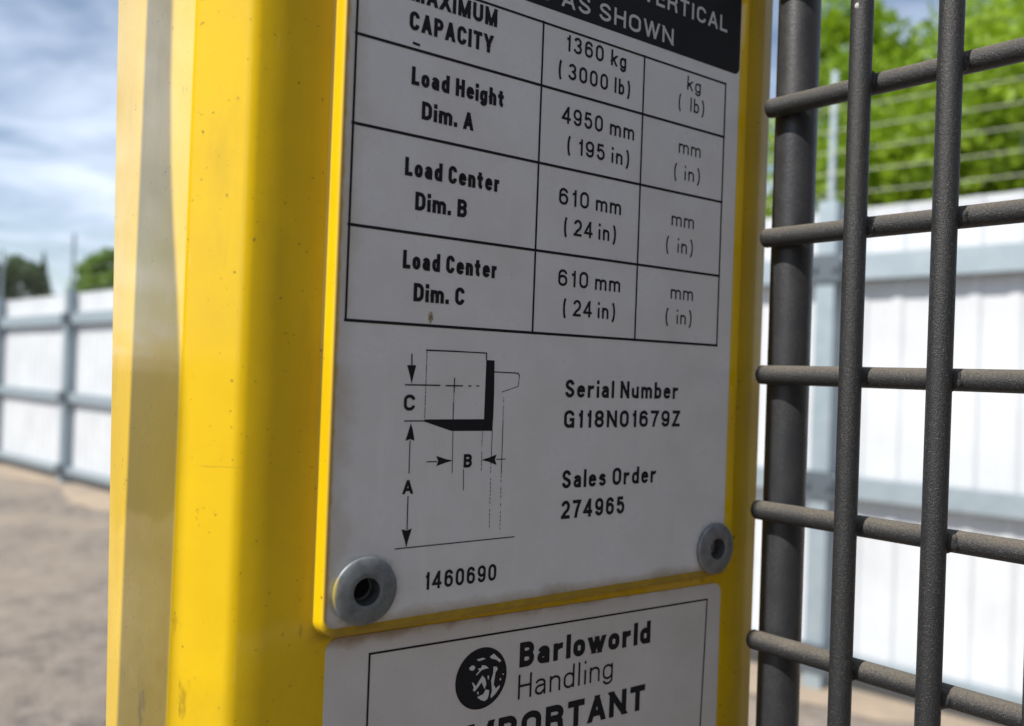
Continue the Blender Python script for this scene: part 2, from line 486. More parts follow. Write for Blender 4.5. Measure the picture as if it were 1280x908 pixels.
# glyph: advance width / cap, strokes; a stroke is (points, cap style) with s = squared to the outline, b = butt
G = {}
def gl(ch, w, *st): G[ch] = (w, [x if isinstance(x, tuple) and isinstance(x[1], str) else (x, 's') for x in st])
gl('A', .56, [(0,0),(.47,1)], [(1,0),(.53,1)], ([(.2,.27),(.8,.27)],'b'))
gl('B', .54, ([(0,0),(0,1)],'s'), ([(0,1),(.55,1)] + el(.55,.765,.42,.235,90,-90)[1:] + [(0,.53)],'b'), ([(0,.53),(.55,.53)] + el(.55,.265,.45,.265,90,-90)[1:] + [(0,0)],'b'))
gl('C', .54, (el(.5,.72,.5,.28,0,180) + el(.5,.28,.5,.28,180,360),'b'))
gl('D', .55, [(0,0),(0,1)], ([(0,1),(.4,1)] + el(.4,.68,.6,.32,90,0)[1:] + el(.4,.32,.6,.32,0,-90) + [(0,0)],'b'))
gl('E', .47, [(0,0),(0,1)], ([(0,1),(1,1)],'s'), ([(0,.52),(.9,.52)],'s'), ([(0,0),(1,0)],'s'))
gl('G', .55, (el(.5,.72,.5,.28,5,180) + el(.5,.28,.5,.28,180,355),'b'), ([(.55,.46),(1,.46)],'b'), [(1,.46),(1,0)])
gl('H', .56, [(0,0),(0,1)], [(1,0),(1,1)], ([(0,.53),(1,.53)],'b'))
gl('I', .16, [(.5,0),(.5,1)])
gl('K', .56, [(0,0),(0,1)], [(.95,1),(.05,.38)], [(.3,.62),(1,0)])
gl('L', .45, ([(0,1),(0,0),(1,0)],'s'))
gl('M', .68, [(0,0),(0,1)], [(1,0),(1,1)], [(.02,1),(.48,0)], [(.98,1),(.52,0)])
gl('N', .58, [(0,0),(0,1)], [(1,0),(1,1)], [(.03,1),(.97,0)])
gl('O', .58, stad(0,0,1,1,.3))
gl('P', .52, [(0,0),(0,1)], ([(0,1),(.55,1)] + el(.55,.74,.45,.26,90,-90)[1:] + [(0,.48)],'b'))
gl('R', .55, [(0,0),(0,1)], ([(0,1),(.55,1)] + el(.55,.75,.43,.25,90,-90)[1:] + [(0,.5)],'b'), ([(.5,.5),(.8,.46),(.93,.34),(.97,.08),(1,0)],'s'))
gl('S', .54, (el(.5,.745,.46,.255,5,180,12) + [(.08,.66),(.2,.58),(.5,.5),(.82,.41),(.97,.32)] + el(.5,.26,.5,.26,0,-178,12),'b'))
gl('T', .52, ([(0,1),(1,1)],'s'), ([(.5,1),(.5,0)],'s'))
gl('U', .56, ([(0,1),(0,.28)] + el(.5,.28,.5,.28,180,360)[1:] + [(1,1)],'s'))
gl('V', .54, [(0,1),(.47,0)], [(1,1),(.53,0)])
gl('W', .80, [(0,1),(.24,0)], [(.48,1),(.27,0)], [(.52,1),(.73,0)], [(1,1),(.76,0)])
gl('X', .56, [(0,0),(1,1)], [(1,0),(0,1)])
gl('Y', .55, [(0,1),(.5,.42)], [(1,1),(.5,.42)], [(.5,.45),(.5,0)])
gl('Z', .50, ([(.05,1),(1,1)],'s'), ([(0,0),(1,0)],'s'), [(.95,1),(.05,0)])
gl('0', .52, stad(0,0,1,1,.3))
gl('1', .30, [(.9,0),(.9,1)], ([(.85,.86),(.55,.80),(0,.78)],'b'))
gl('2', .52, (el(.5,.73,.48,.27,175,0,10) + [(.96,.62),(.85,.48),(.3,.22),(.05,0)],'b'), ([(0,0),(1,0)],'s'))
gl('3', .52, (el(.48,.755,.46,.245,165,-80,12) + [(.4,.51)],'b'), ([(.4,.51)] + el(.48,.26,.52,.26,80,-170,12),'b'))
gl('4', .55, ([(.76,0),(.76,1)],'s'), ([(.72,1),(0,.28)],'s'), ([(0,.24),(1,.24)],'s'))
gl('5', .52, ([(.92,1),(.12,1),(.06,.5)],'b'), ([(.06,.5),(.16,.58)] + el(.5,.33,.5,.33,110,-170,14),'b'))
gl('6', .52, stad(0,0,1,.62,.26), (el(.5,.74,.48,.26,8,180) + [(0,.3)],'b'))
gl('7', .50, ([(0,1),(1,1)],'s'), ([(.98,1),(.62,.55),(.42,.2),(.36,0)],'s'))
gl('8', .52, stad(.05,.52,.95,1,.22), stad(0,0,1,.52,.25))
gl('9', .52, stad(0,.38,1,1,.26), (el(.5,.26,.48,.26,-172,0) + [(1,.7)],'b'))
gl('a', .48, (el(.48,xh-.17,.46,.17,168,0,9) + [(.94,.25),(.94,.1)],'b'), [(.94,.3),(.94,0)], ([(.94,.40),(.5,.37)] + el(.42,.185,.42,.185,95,300,10) + [(.94,.18)],'b'))
gl('b', .48, [(0,0),(0,1)], stad(0,0,1,xh,.22))
gl('d', .48, [(1,0),(1,1)], stad(0,0,1,xh,.22))
gl('e', .48, ([(.02,.37),(1,.37)] + el(.5,xh-.22,.5,.22,0,180) + el(.5,.21,.5,.21,180,345),'b'))
gl('g', .48, stad(0,.0,1,xh,.22), ([(1,xh),(1,-.05)] + el(.5,-.05,.5,.2,0,-165)[1:],'b'), [(1,xh-.1),(1,xh)])
gl('h', .47, [(0,0),(0,1)], ([(0,.48)] + el(.5,xh-.2,.5,.2,170,0)[1:] + [(1,0)],'s'))
gl('i', .13, [(.5,0),(.5,.58)], ([(.5,.97),(.5,1.0)],'s'))
gl('k', .46, [(0,0),(0,1)], [(.95,xh),(.05,.26)], [(.3,.45),(1,0)])
gl('l', .13, [(.5,0),(.5,1)])
gl('m', .74, [(0,0),(0,xh)], ([(0,.46)] + el(.25,xh-.18,.25,.18,170,0)[1:] + [(.5,0)],'s'), ([(.5,.46)] + el(.75,xh-.18,.25,.18,170,0)[1:] + [(1,0)],'s'))
gl('n', .47, [(0,0),(0,xh)], ([(0,.48)] + el(.5,xh-.2,.5,.2,170,0)[1:] + [(1,0)],'s'))
gl('o', .48, stad(0,0,1,xh,.22))
gl('r', .40, [(0,0),(0,xh)], ([(0,.40)] + el(1.1,xh-.26,1.1,.26,165,82)[1:],'b'))
gl('s', .46, (el(.5,xh-.18,.46,.18,10,180,10) + [(.2,.41),(.8,.32)] + el(.5,.18,.48,.18,15,-172,10),'b'))
gl('t', .40, ([(.35,1.06),(.35,.12),(.6,.02),(1.15,0)],'b'), ([(-.65,xh+.01),(1.35,xh+.01)],'b'))
gl('u', .47, ([(0,xh),(0,.22)] + el(.5,.22,.5,.22,180,350)[1:],'b'), [(1,xh),(1,0)])
gl('w', .72, [(0,xh),(.25,0)], [(.48,xh),(.28,0)], [(.52,xh),(.72,0)], [(1,xh),(.75,0)])
gl('(', .30, (el(1.3,.42,1.3,.74,112,248,14),'b'))
gl(')', .30, (el(-.3,.42,1.3,.74,68,-68,14),'b'))
gl('.', .13, ([(.5,0),(.5,.04)],'s'))
gl(' ', .26)

ZC = [0]
def strip(bm, pts, w, z, closed=False, cap='s', flat=True):
    P = [Vector((x, y)) for x, y in pts]
    Q = [P[0]]
    for p in P[1:]:
        if (p - Q[-1]).length > w * .02: Q.append(p)
    P = Q
    if closed and (P[0] - P[-1]).length < w * .05: P.pop()
    n = len(P)
    if n < 2: return
    hw = w / 2
    Lp, Rp = [], []
    for i in range(n):
        if closed: a, b_, c_ = P[(i-1) % n], P[i], P[(i+1) % n]
        else: a, b_, c_ = P[max(i-1, 0)], P[i], P[min(i+1, n-1)]
        d1 = (b_ - a); d2 = (c_ - b_)
        if d1.length < 1e-9: d1 = d2
        if d2.length < 1e-9: d2 = d1
        d1 = d1.normalized(); d2 = d2.normalized()
        n1 = Vector((-d1.y, d1.x)); n2 = Vector((-d2.y, d2.x))
        m_ = (n1 + n2)
        m_ = m_.normalized() if m_.length > 1e-6 else n1
        k = hw / max(.45, m_.dot(n1))
        off = m_ * k
        base = b_.copy()
        if not closed and i in (0, n-1) and cap == 's':
            d = -d2 if i == 0 else d1
            if abs(d.y) > .35 * abs(d.x):                # run to the line's height, cut level
                base = b_ + d * (hw / abs(d.y)) if flat else b_ + d * hw
                ox = hw / abs(d.y)
                sgn = 1 if n1.x > 0 else -1
                off = Vector((sgn * min(ox, hw * 1.6), 0))
            else:
                base = b_ + d * hw
        Lp.append(base + off); Rp.append(base - off)
    ZC[0] = (ZC[0] + 1) % 9
    zz_ = z + ZC[0] * 4e-6
    lv_ = [bm.verts.new((p.x, p.y, zz_)) for p in Lp]; rv = [bm.verts.new((p.x, p.y, zz_)) for p in Rp]
    for i in range(n if closed else n - 1):
        j = (i + 1) % n
        try: bm.faces.new((lv_[i], rv[i], rv[j], lv_[j]))
        except ValueError: pass
def text(bm, s, s0, s1, base, cap, sw, z=.00006, gap=.12, tilt=0.0, lead=None):
    """letters between s0 and s1 (mm), base line at 'base' mm below eye level, cap height and stroke in mm"""
    units = 0; k = 0
    for ch in s:
        units += G[ch][0] + (gap if ch != ' ' else 0)
    units -= gap
    swr = sw / cap
    scale = (s1 - s0) / units                 # mm per unit of cap
    x = s0
    for ch in s:
        w, st = G[ch]
        W_ = w * scale
        iw = max(W_ - sw, .01)
        for pts, capst in st:
            q = []
            for px, py in pts:
                X = x + sw / 2 + px * iw
                if w < .2 and ch in 'Iil.': X = x + W_ / 2
                Y = sw / 2 + py * (cap - sw)
                q.append((X * mm, (-(base + (X - s0) * tilt) + Y) * mm))
            closed = (len(q) > 8 and abs(q[0][0] - q[-1][0]) < 1e-7 and abs(q[0][1] - q[-1][1]) < 1e-7)
            strip(bm, q, sw * mm, z, closed, capst)
        x += W_ + (gap * scale if ch != ' ' else 0)
def line(bm, pts, w, z=.00005): strip(bm, [(s * mm, -h * mm) for s, h in pts], w * mm, z, False, 's', False)
def poly(bm, pts, z=.00005):
    bm.faces.new([bm.verts.new((s * mm, -h * mm, z)) for s, h in pts])
    bmesh.ops.recalc_face_normals(bm, faces=bm.faces)
    for f in bm.faces:
        if f.normal.z < 0: f.normal_flip()

# ------------------------------------------------------------------ capacity plate
pl = Mat('white_plate', (.60, .595, .59), .28)
pl.b.inputs['Coat Weight'].default_value = .4; pl.b.inputs['Coat Roughness'].default_value = .08
gr = pl.noise(60, 6, .65); gf = pl.noise(1300, 3, .6); sc_ = pl.noise(140, 4, .6, pl.coord((1, .12, 1)))
c = pl.mix(pl.ramp(gr, .3, .75), (.71, .72, .745), (.62, .615, .61))
c = pl.mix(pl.ramp(gf, .69, .74, 0, .55), c, (.25, .23, .2))
c = pl.mix(pl.ramp(sc_, .60, .72, 0, .45), c, (.75, .75, .76))
hz_ = pl.noise(330, 4, .7, pl.coord((.06, 1, 1)))
c = pl.mix(pl.ramp(hz_, .70, .74, 0, .4), c, (.34, .33, .32))
X_ = pl.xyz()
dl = pl.math('ADD', pl.ramp(X_['X'], 0, .007, .42, 0), pl.math('MULTIPLY', gr, .55))
c = pl.mix(pl.ramp(dl, .42, .75, 0, .55), c, (.36, .29, .19))                       # grime along the left edge
db = pl.math('ADD', pl.ramp(X_['Y'], -.0505, -.046, .45, 0), pl.math('MULTIPLY', gr, .55))
c = pl.mix(pl.ramp(db, .45, .75, 0, .8), c, (.26, .19, .07))                        # and along the bottom edge
st = pl.math('ADD', pl.math('MULTIPLY', pl.blob((.0076, -.0437, 0), (.013, .010, .01)), .5), pl.math('MULTIPLY', pl.noise(300, 4), .5))
c = pl.mix(pl.ramp(st, .46, .62, 0, .6), c, (.22, .18, .10))
sp = pl.math('ADD', pl.math('MULTIPLY', pl.blob((.0197, .0099, 0), (.0017, .0026, .01)), .5), pl.math('MULTIPLY', pl.noise(900, 4, .6), .5))
c = pl.mix(pl.ramp(sp, .53, .64, 0, .9), c, (.20, .135, .01))                       # dried yellow speck
ov = pl.math('ADD', X_['X'], pl.math('MULTIPLY', pl.noise(260, 4, .6), -.0013))
c = pl.mix(pl.ramp(ov, -.0008, -.0002, .95, 0), c, (.42, .27, .03))                 # paint lapped over the left edge
for cx_, cy_ in ((.00745, -.0435), (.1054, -.0446)):
    rg_ = pl.math('ADD', pl.math('MULTIPLY', pl.blob((cx_, cy_, 0), (.0098, .0098, .02)), .9), pl.math('MULTIPLY', pl.noise(420, 5, .7), .45))
    c = pl.mix(pl.ramp(rg_, .44, .72, 0, .7), c, (.17, .14, .09))                   # grime round the rivet
pl.color(c)
pl.rough(pl.ramp(gr, .3, .7, .22, .42))
pl.bump(pl.math('ADD', pl.math('MULTIPLY', gf, .2), pl.math('MULTIPLY', gr, 2)), .12, .0004)

def ink(name, dark_, worn, sc=1500, thr=.66):
    m = Mat(name, dark_, .6, 0.0, .2)
    n = m.noise(sc, 4, .7)
    m.color(m.mix(m.ramp(n, thr, thr + .05, 0, .75), dark_, worn))
    return m
black = ink('black_print', (.012, .012, .016), (.3, .29, .29), 1800, .72)
worn = ink('worn_print', (.012, .012, .016), (.35, .34, .34), 2200, .62)
bandm = ink('black_band', (.014, .014, .017), (.10, .10, .10), 700, .70)
wprint = ink('white_print', (.55, .55, .56), (.12, .12, .12), 1200, .66)

plate = thing('capacity_plate', 'white load capacity plate with black table and lift diagram, riveted to the yellow post', 'sign', PM)
bm = bmesh.new()
slab(bm, -.0006, .1092, -.0502, .116, -.0006, 0, .0025, .0003)
sheet = obj('plate_sheet', bm, pl, plate)
bm = bmesh.new()
F = rounded_rect(-.0002, .1088, .0798, .1155, .002)
bm.faces.new([bm.verts.new((x, y, .00003)) for x, y in F])
band = obj('header_band', bm, bandm, plate)
bm = bmesh.new()
text(bm, 'D AS SHOWN', 43.4, 84.3, -81.4, 4.05, .68, .00007, gap=.15)
text(bm, 'VERTICAL', 73.9, 103.5, -89.7, 4.05, .68, .00007, gap=.15)
obj('white_lettering', bm, wprint, band)
# table
bm = bmesh.new()
for h, a in ((-76.4, 1.5), (-62.5, 1.5), (-45.5, 1.5), (-26.25, 1.5), (-8.15, 1.55)): line(bm, [(a, h), (103.75, h)], .50 if h < -76 else .58)
for s_ in (1.55, 44.85, 75.0, 103.7): line(bm, [(s_, -76.5), (s_ + .02, -8.1)], .46)
obj('table_grid', bm, black, plate)
bm = bmesh.new()
Bd, Lt = .80, .56
text(bm, 'MAXIMUM', 12.6, 32.8, -71.97, 3.75, Bd)
text(bm, 'CAPACITY', 12.5, 32.0, -66.2, 3.75, Bd)
text(bm, 'Load Height', 13.4, 35.3, -55.5, 3.6, Bd)
text(bm, 'Dim. A', 15.9, 27.9, -49.1, 3.6, Bd)
text(bm, 'Load Center', 12.7, 35.05, -37.4, 3.65, Bd)
text(bm, 'Dim. B', 15.2, 27.15, -30.9, 3.65, Bd)
text(bm, 'Load Center', 13.0, 35.2, -19.1, 3.65, Bd)
text(bm, 'Dim. C', 15.6, 27.35, -12.8, 3.65, Bd)
text(bm, '1360', 51.2, 62.2, -71.8, 3.7, Lt, gap=.19); text(bm, 'kg', 64.5, 69.2, -71.8, 3.7, Lt, gap=.2)
text(bm, '(', 49.4, 50.4, -65.6, 3.65, Lt); text(bm, '3000', 52.15, 63.8, -65.6, 3.65, Lt, gap=.19); text(bm, 'lb)', 65.9, 70.7, -65.6, 3.65, Lt, gap=.2)
text(bm, '4950', 50.8, 62.7, -55.6, 3.75, Lt, gap=.17); text(bm, 'mm', 64.9, 72.5, -55.6, 3.75, Lt, gap=.17)
text(bm, '(', 52.6, 53.7, -49.15, 3.7, Lt); text(bm, '195', 55.7, 63.6, -49.15, 3.7, Lt, gap=.17); text(bm, 'in)', 65.7, 71.2, -49.15, 3.7, Lt, gap=.19)
for dy, dx in ((0, 0), (18.2, .6)):
    text(bm, '610', 50.8 + dx, 59.4 + dx, -37.3 + dy, 3.75, Lt, gap=.2); text(bm, 'mm', 61.5 + dx, 69.2 + dx, -37.3 + dy, 3.75, Lt, gap=.17)
    text(bm, '(', 52.5 + dx * .9, 53.5 + dx * .9, -30.75 + dy, 3.75, Lt); text(bm, '24', 55.3 + dx, 60.8 + dx, -30.75 + dy, 3.75, Lt, gap=.17); text(bm, 'in)', 62.6 + dx, 67.9 + dx, -30.75 + dy, 3.75, Lt, gap=.19)
line(bm, [(13.6, -63.7), (14.7, -63.6)], .5)
for s_, b_ in ((54.5, 0),):
    text(bm, 'Serial Number', 54.55, 90.3, 5.9, 4.05, .76, gap=.17)
    text(bm, 'G118N01679Z', 54.5, 91.2, 12.8, 4.0, .76, gap=.17)
    text(bm, 'Sales Order', 54.55, 83.7, 26.45, 4.1, .76, gap=.17)
    text(bm, '274965', 54.6, 73.6, 33.35, 4.1, .76, gap=.17)
text(bm, '1460690', 20.5, 37.7, 45.1, 3.55, .58, gap=.17)
obj('black_lettering', bm, black, plate)
bm = bmesh.new()
text(bm, 'kg', 89.7, 94.5, -71.7, 3.6, .42, gap=.2)
text(bm, '(', 86.9, 87.9, -66.5, 3.55, .42); text(bm, 'lb)', 91.0, 96.0, -66.5, 3.55, .42, gap=.2)
text(bm, 'mm', 87.5, 95.3, -55.45, 3.6, .42, gap=.17)
text(bm, '(', 86.2, 87.3, -49.0, 3.6, .42); text(bm, 'in)', 89.8, 95.3, -49.0, 3.6, .42, gap=.2)
text(bm, 'mm', 85.9, 93.75, -37.15, 3.6, .42, gap=.17)
text(bm, '(', 84.3, 85.4, -30.6, 3.6, .42); text(bm, 'in)', 88.2, 93.7, -30.6, 3.6, .42, gap=.2)
text(bm, 'mm', 86.5, 94.3, -18.95, 3.6, .42, gap=.17)
text(bm, '(', 85.0, 86.1, -12.8, 3.6, .42); text(bm, 'in)', 88.8, 94.1, -12.8, 3.6, .42, gap=.2)
obj('faded_lettering', bm, worn, plate)
# lift diagram
bm = bmesh.new()
def dash(a, b, w, n, duty=.6):
    for i in range(n):
        if random.random() < .12: continue
        u0 = i / n; u1 = (i + duty * random.uniform(.7, 1.2)) / n
        line(bm, [(a[0] + (b[0]-a[0]) * u0, a[1] + (b[1]-a[1]) * u0), (a[0] + (b[0]-a[0]) * u1, a[1] + (b[1]-a[1]) * u1)], w)
line(bm, [(19.0, -3.2), (26.2, -3.25)], .28); dash((26.2, -3.25), (33.2, -3.2), .24, 9, .8); line(bm, [(33.22, -3.2), (33.27, -1.8)], .26)
dash((19.1, -3.0), (19.15, 10.7), .13, 17, .75)
poly(bm, [(33.25, -1.75), (35.3, -1.72), (35.5, 5.0), (35.5, 10.75), (33.2, 10.75)])
poly(bm, [(19.1, 10.72), (35.45, 10.72), (35.4, 13.2), (25.4, 13.1), (19.1, 11.15)], .000052)
line(bm, [(14.6, 3.84), (22.3, 3.8)], .26); line(bm, [(23.8, 3.84), (27.6, 3.8)], .26); dash((29.2, 3.8), (31.8, 3.75), .24, 4, .7)
line(bm, [(25.7, 2.3), (25.7, 5.1)], .24); line(bm, [(25.68, 7.3), (25.7, 10.7)], .2); line(bm, [(25.7, 5.1), (25.69, 7.3)], .09)
line(bm, [(25.8, 13.1), (25.95, 21.7)], .14)
line(bm, [(15.75, -2.25), (15.83, 0)], .26); poly(bm, [(14.8, -.05), (16.8, -.1), (16.25, 2.2), (15.95, 3.7), (15.5, 2.0)])
line(bm, [(14.7, 11.0), (19.2, 11.0)], .24); poly(bm, [(16.1, 11.4), (16.6, 12.8), (17.05, 14.95), (16.1, 14.6), (15.05, 14.95), (15.7, 12.8)])
line(bm, [(35.4, .7), (41.5, .8), (41.85, 1.4)], .22); dash((41.85, 1.4), (41.65, 3.6), .16, 5); dash((41.6, 3.66), (37.3, 5.0), .16, 6)
dash((38.0, 6.1), (38.0, 11.0), .12, 8, .5); line(bm, [(38.0, 11.0), (38.05, 22.0)], .16); dash((38.05, 22), (38.25, 34.8), .14, 15, .45)
line(bm, [(32.9, 13.2), (32.95, 16.5)], .08); dash((32.9, 15.0), (33.0, 21.8), .13, 8, .6)
line(bm, [(35.4, 13.2), (35.35, 20.0)], .15); dash((35.35, 20), (35.5, 34.0), .14, 17, .5)
text(bm, 'C', 14.4, 16.85, 8.95, 3.2, .62); text(bm, 'A', 14.85, 17.1, 25.5, 2.75, .6); text(bm, 'B', 28.6, 30.6, 20.75, 2.8, .62)
line(bm, [(16.05, 15), (16.1, 21.3)], .2); line(bm, [(16.07, 26.0), (16.12, 32.5)], .22)
poly(bm, [(14.9, 32.4), (16.1, 32.75), (17.2, 32.4), (16.45, 34.8), (16.1, 36.15), (15.75, 34.8)])
line(bm, [(13.7, 36.17), (42.0, 36.2)], .2)
line(bm, [(20.0, 19.25), (22.3, 19.28)], .2); poly(bm, [(22.1, 18.1), (24.2, 18.8), (26.05, 19.2), (24.2, 19.6), (22.2, 20.2), (22.6, 19.2)])
poly(bm, [(32.9, 19.3), (34.8, 18.85), (36.7, 18.25), (36.3, 19.3), (36.8, 20.5), (34.8, 19.75)]); line(bm, [(36.8, 19.28), (38.9, 19.32)], .2)
line(bm, [(28.65, 21.2), (28.8, 25.4)], .16)
obj('load_diagram', bm, worn if False else black, plate)

# rivets
RIV = ((7.45, 43.5), (105.4, 44.6))
def drill(o):
    bm = bmesh.new()
    for s_, h_ in RIV:
        bmesh.ops.create_cone(bm, cap_ends=True, segments=48, radius1=.00275, radius2=.00275, depth=.02, matrix=Matrix.Translation(pv(s_, h_)))
    me = bpy.data.meshes.new('drill'); bm.to_mesh(me); bm.free()
    cut = bpy.data.objects.new('drill', me); COL.objects.link(cut); cut.matrix_world = PM
    md = o.modifiers.new('holes', 'BOOLEAN'); md.object = cut; md.solver = 'EXACT'
    bpy.context.view_layer.update()
    new = bpy.data.meshes.new_from_object(o.evaluated_get(bpy.context.evaluated_depsgraph_get()))
    o.modifiers.clear(); o.data = new
    bpy.data.objects.remove(cut); bpy.data.meshes.remove(me)
drill(sheet); drill(pad)
zinc = Mat('zinc', (.36, .385, .40), .5, .3)
zn = zinc.noise(500, 4, .6); zb = zinc.noise(160, 4)
zc = zinc.mix(zinc.ramp(zn, .4, .75), (.19, .21, .225), (.12, .13, .14))
Zx = zinc.xyz()
zy = zinc.math('ADD', zinc.ramp(Zx['X'], -.0066, -.0048, .45, 0), zinc.math('MULTIPLY', zb, .5))
zc = zinc.mix(zinc.ramp(zy, .50, .66, 0, .8), zc, (.45, .36, .05))                  # yellow overspray on the left rim
zinc.color(zc); zinc.bump(zn, .25, .0003)
zinc2 = Mat('clean_zinc', (.34, .35, .36), .45, .4)
zn2 = zinc2.noise(500, 4); zinc2.color(zinc2.mix(zinc2.ramp(zn2, .4, .75), (.23, .24, .255), (.15, .155, .165))); zinc2.bump(zn2, .25, .0003)
dark_end = Mat('shaded_bore_end', (.006, .006, .006), .9)  # black end stands in for the shade deep inside the bore
borem = Mat('rivet_bore', (.30, .31, .32), .35, .85)
for (s_, h_, m_) in ((7.45, 43.5, zinc), (105.4, 44.6, zinc2)):
    bm = bmesh.new()
    lathe(bm, [(.0064, .0001), (.0066, .0005), (.0065, .0009), (.0062, .00115), (.0050, .0014), (.0036, .0016), (.0030, .00162), (.0027, .0014)])
    f_ = [f for f in bm.faces if len(f.verts) > 8]; bmesh.ops.delete(bm, geom=f_, context='FACES_ONLY')
    bmesh.ops.recalc_face_normals(bm, faces=bm.faces)
    rv_ = obj('rivet', bm, m_, plate, True); rv_.location = pv(s_, h_)
    bm = bmesh.new(); lathe(bm, [(.0026, .0013), (.0025, .0002), (.0024, -.0012), (.0023, -.0026)])
    bo = obj('bore', bm, borem, rv_)
    bo.data.materials.append(dark_end.m)
    for p in bo.data.polygons:
        p.use_smooth = len(p.vertices) < 9
        p.material_index = 1 if len(p.vertices) > 8 else 0

# ------------------------------------------------------------------ dealer decal below
dm = Mat('white_vinyl', (.56, .545, .54), .4)
dn = dm.noise(55, 5, .6); dd = dm.noise(1200, 3)
c = dm.mix(dm.ramp(dn, .3, .75), (.64, .625, .62), (.54, .515, .50))
c = dm.mix(dm.ramp(dd, .68, .74, 0, .4), c, (.25, .22, .2))
dX = dm.xyz()
de = dm.math('ADD', dm.ramp(dX['Y'], -.0572, -.0528, 0, .5), dm.math('MULTIPLY', dm.noise(220, 5), .5))
c = dm.mix(dm.ramp(de, .50, .72, 0, .7), c, (.27, .17, .08))
dm.color(c); dm.rough(dm.ramp(dn, .3, .7, .32, .5))
ZB = -.0030
decal = thing('dealer_decal', 'white dealer sticker with round black emblem and bold heading, below the riveted plate', 'sticker', PM)
bm = bmesh.new()
TL = math.tan(R(1.1))
ring = []
pts = rounded_rect(.0013, .1118, -.145, -.0529, .0025)
for z in (ZB + .0000, ZB + .00022): ring.append([(x, y - (x - .001) * TL * (1 if y > -.1 else .3), z) for x, y in pts])
rings(bm, ring); bmesh.ops.recalc_face_normals(bm, faces=bm.faces)
obj('decal_sheet', bm, dm, decal)
z1 = ZB + .00027
bm = bmesh.new()
line(bm, [(10.4, 92), (10.4, 57.1), (106.6, 58.85), (105.5, 95), (105.2, 140)], .42, z1)
obj('border', bm, black, decal)
bm = bmesh.new()
text(bm, 'Barloworld', 46.6, 86.4, 66.25, 5.55, 1.32, z1, gap=.13, tilt=.02)
text(bm, 'Handling', 46.5, 74.3, 73.3, 5.5, .52, z1, gap=.15, tilt=.012)
text(bm, 'IMPORTANT', 31.2, 85.2, 82.4, 6.2, 1.5, z1, gap=.13, tilt=.017)
obj('black_lettering', bm, black, decal)
bm = bmesh.new()
poly(bm, [(36.75 + 6.5 * cos(2*pi*k/72), 66.75 + 6.6 * sin(2*pi*k/72)) for k in range(72)], z1)
emb = obj('emblem', bm, black, decal)
wp = ink('emblem_white', (.60, .59, .59), (.02, .02, .02), 1500, .68)
bm = bmesh.new()
for P in ([(33.47, 63.98), (34.23, 63.51), (34.89, 63.79), (35.04, 64.26), (34.54, 64.72), (33.75, 64.47)],
 [(35.36, 62.46), (36.93, 62.35), (37.61, 62.69), (36.69, 62.87), (35.77, 62.89)],
 [(38.66, 62.42), (39.71, 61.92), (40.7, 62.88), (41.69, 63.73), (41.3, 64.12), (40.31, 63.31), (39.22, 62.97)],
 [(35.71, 64.49), (36.5, 64.52), (36.74, 63.95), (37.67, 64.16), (38.5, 64.87), (37.57, 64.86), (36.65, 64.99), (35.51, 65.9), (35.29, 65.7), (36.13, 65.01)],
 [(36.97, 66.17), (37.66, 66.97), (38.04, 68.27), (37.63, 69.27), (37.2, 68.45), (36.84, 67.6), (36.01, 68.45), (35.13, 69.28), (34.65, 68.96), (34.83, 68.33), (34.31, 67.12), (34.79, 67.44), (35.4, 68.22), (36.09, 67.23)],
 [(39.7, 64.75), (40.57, 64.9), (40.87, 65.52), (40.3, 66.1), (40.14, 67.31), (39.93, 68.63), (40.51, 69.64), (41.52, 69.04), (41.54, 69.61), (40.51, 70.78), (39.33, 71.56), (39.23, 70.98), (39.53, 69.91), (39.24, 67.6), (39.71, 66.1)],
 [(36.49, 70.44), (37.28, 70.26), (37.9, 69.37), (38.79, 69.65), (38.76, 70.66), (38.45, 71.5), (37.74, 71.85), (36.67, 71.37), (35.77, 70.63)],
 [(41.4, 67.66), (41.72, 67.6), (41.88, 68.04), (41.53, 68.14)], [(42.01, 66.75), (42.5, 66.72), (42.47, 67.1)],
 [(38.23, 66.51), (38.65, 66.47), (38.61, 67.37), (38.37, 67.21)], [(35.79, 69.41), (36.19, 69.6), (36.09, 70.14), (35.79, 69.9)]):
    poly(bm, P, z1 + .00003)
obj('emblem_relief', bm, wp, emb)

# ------------------------------------------------------------------ mesh guard
blk = Mat('black_rod', (.02, .02, .021), .48)
bn = blk.noise(2300, 3, .7); bb = blk.noise(90, 4, .6); bf = blk.noise(3600, 2, .6)
gnode = blk.t.nodes.new('ShaderNodeNewGeometry'); sepn = blk.t.nodes.new('ShaderNodeSeparateXYZ')
blk.link(gnode.outputs['Normal'], sepn.inputs[0])
dust = blk.math('ADD', blk.ramp(sepn.outputs['Z'], 0.0, 1.0, 0, .40), blk.math('ADD', blk.math('MULTIPLY', bn, .75), blk.math('MULTIPLY', bb, .22)))
c = blk.mix(blk.ramp(dust, .55, .92, 0, .9), (.016, .017, .019), (.155, .135, .108))
c = blk.mix(blk.ramp(bf, .62, .74, 0, .6), c, (.24, .225, .205))
blk.color(c); blk.rough(blk.ramp(dust, .3, .8, .36, .8))
blk.bump(blk.math('ADD', bn, bf), .6, .00025)
GD = Vector((.688355, -.725374, 0)); GN = Vector((-.725374, -.688355, 0))      # along, towards the viewer
GP = Vector((.0678, .212, EYE))
GM = Matrix((GD, UP, GN)).transposed()
if GM.determinant() < 0: GM = Matrix((GD, UP, GN)).transposed()
GM = GM.to_4x4(); GM.translation = GP
guard = thing('mesh_guard', 'black welded wire safety grille with dusty bars, right of the yellow post', 'guard', Matrix.Translation(GP))
def gq(s, h, o): return GD * (s * mm) + UP * (-h * mm) + GN * (o * mm)
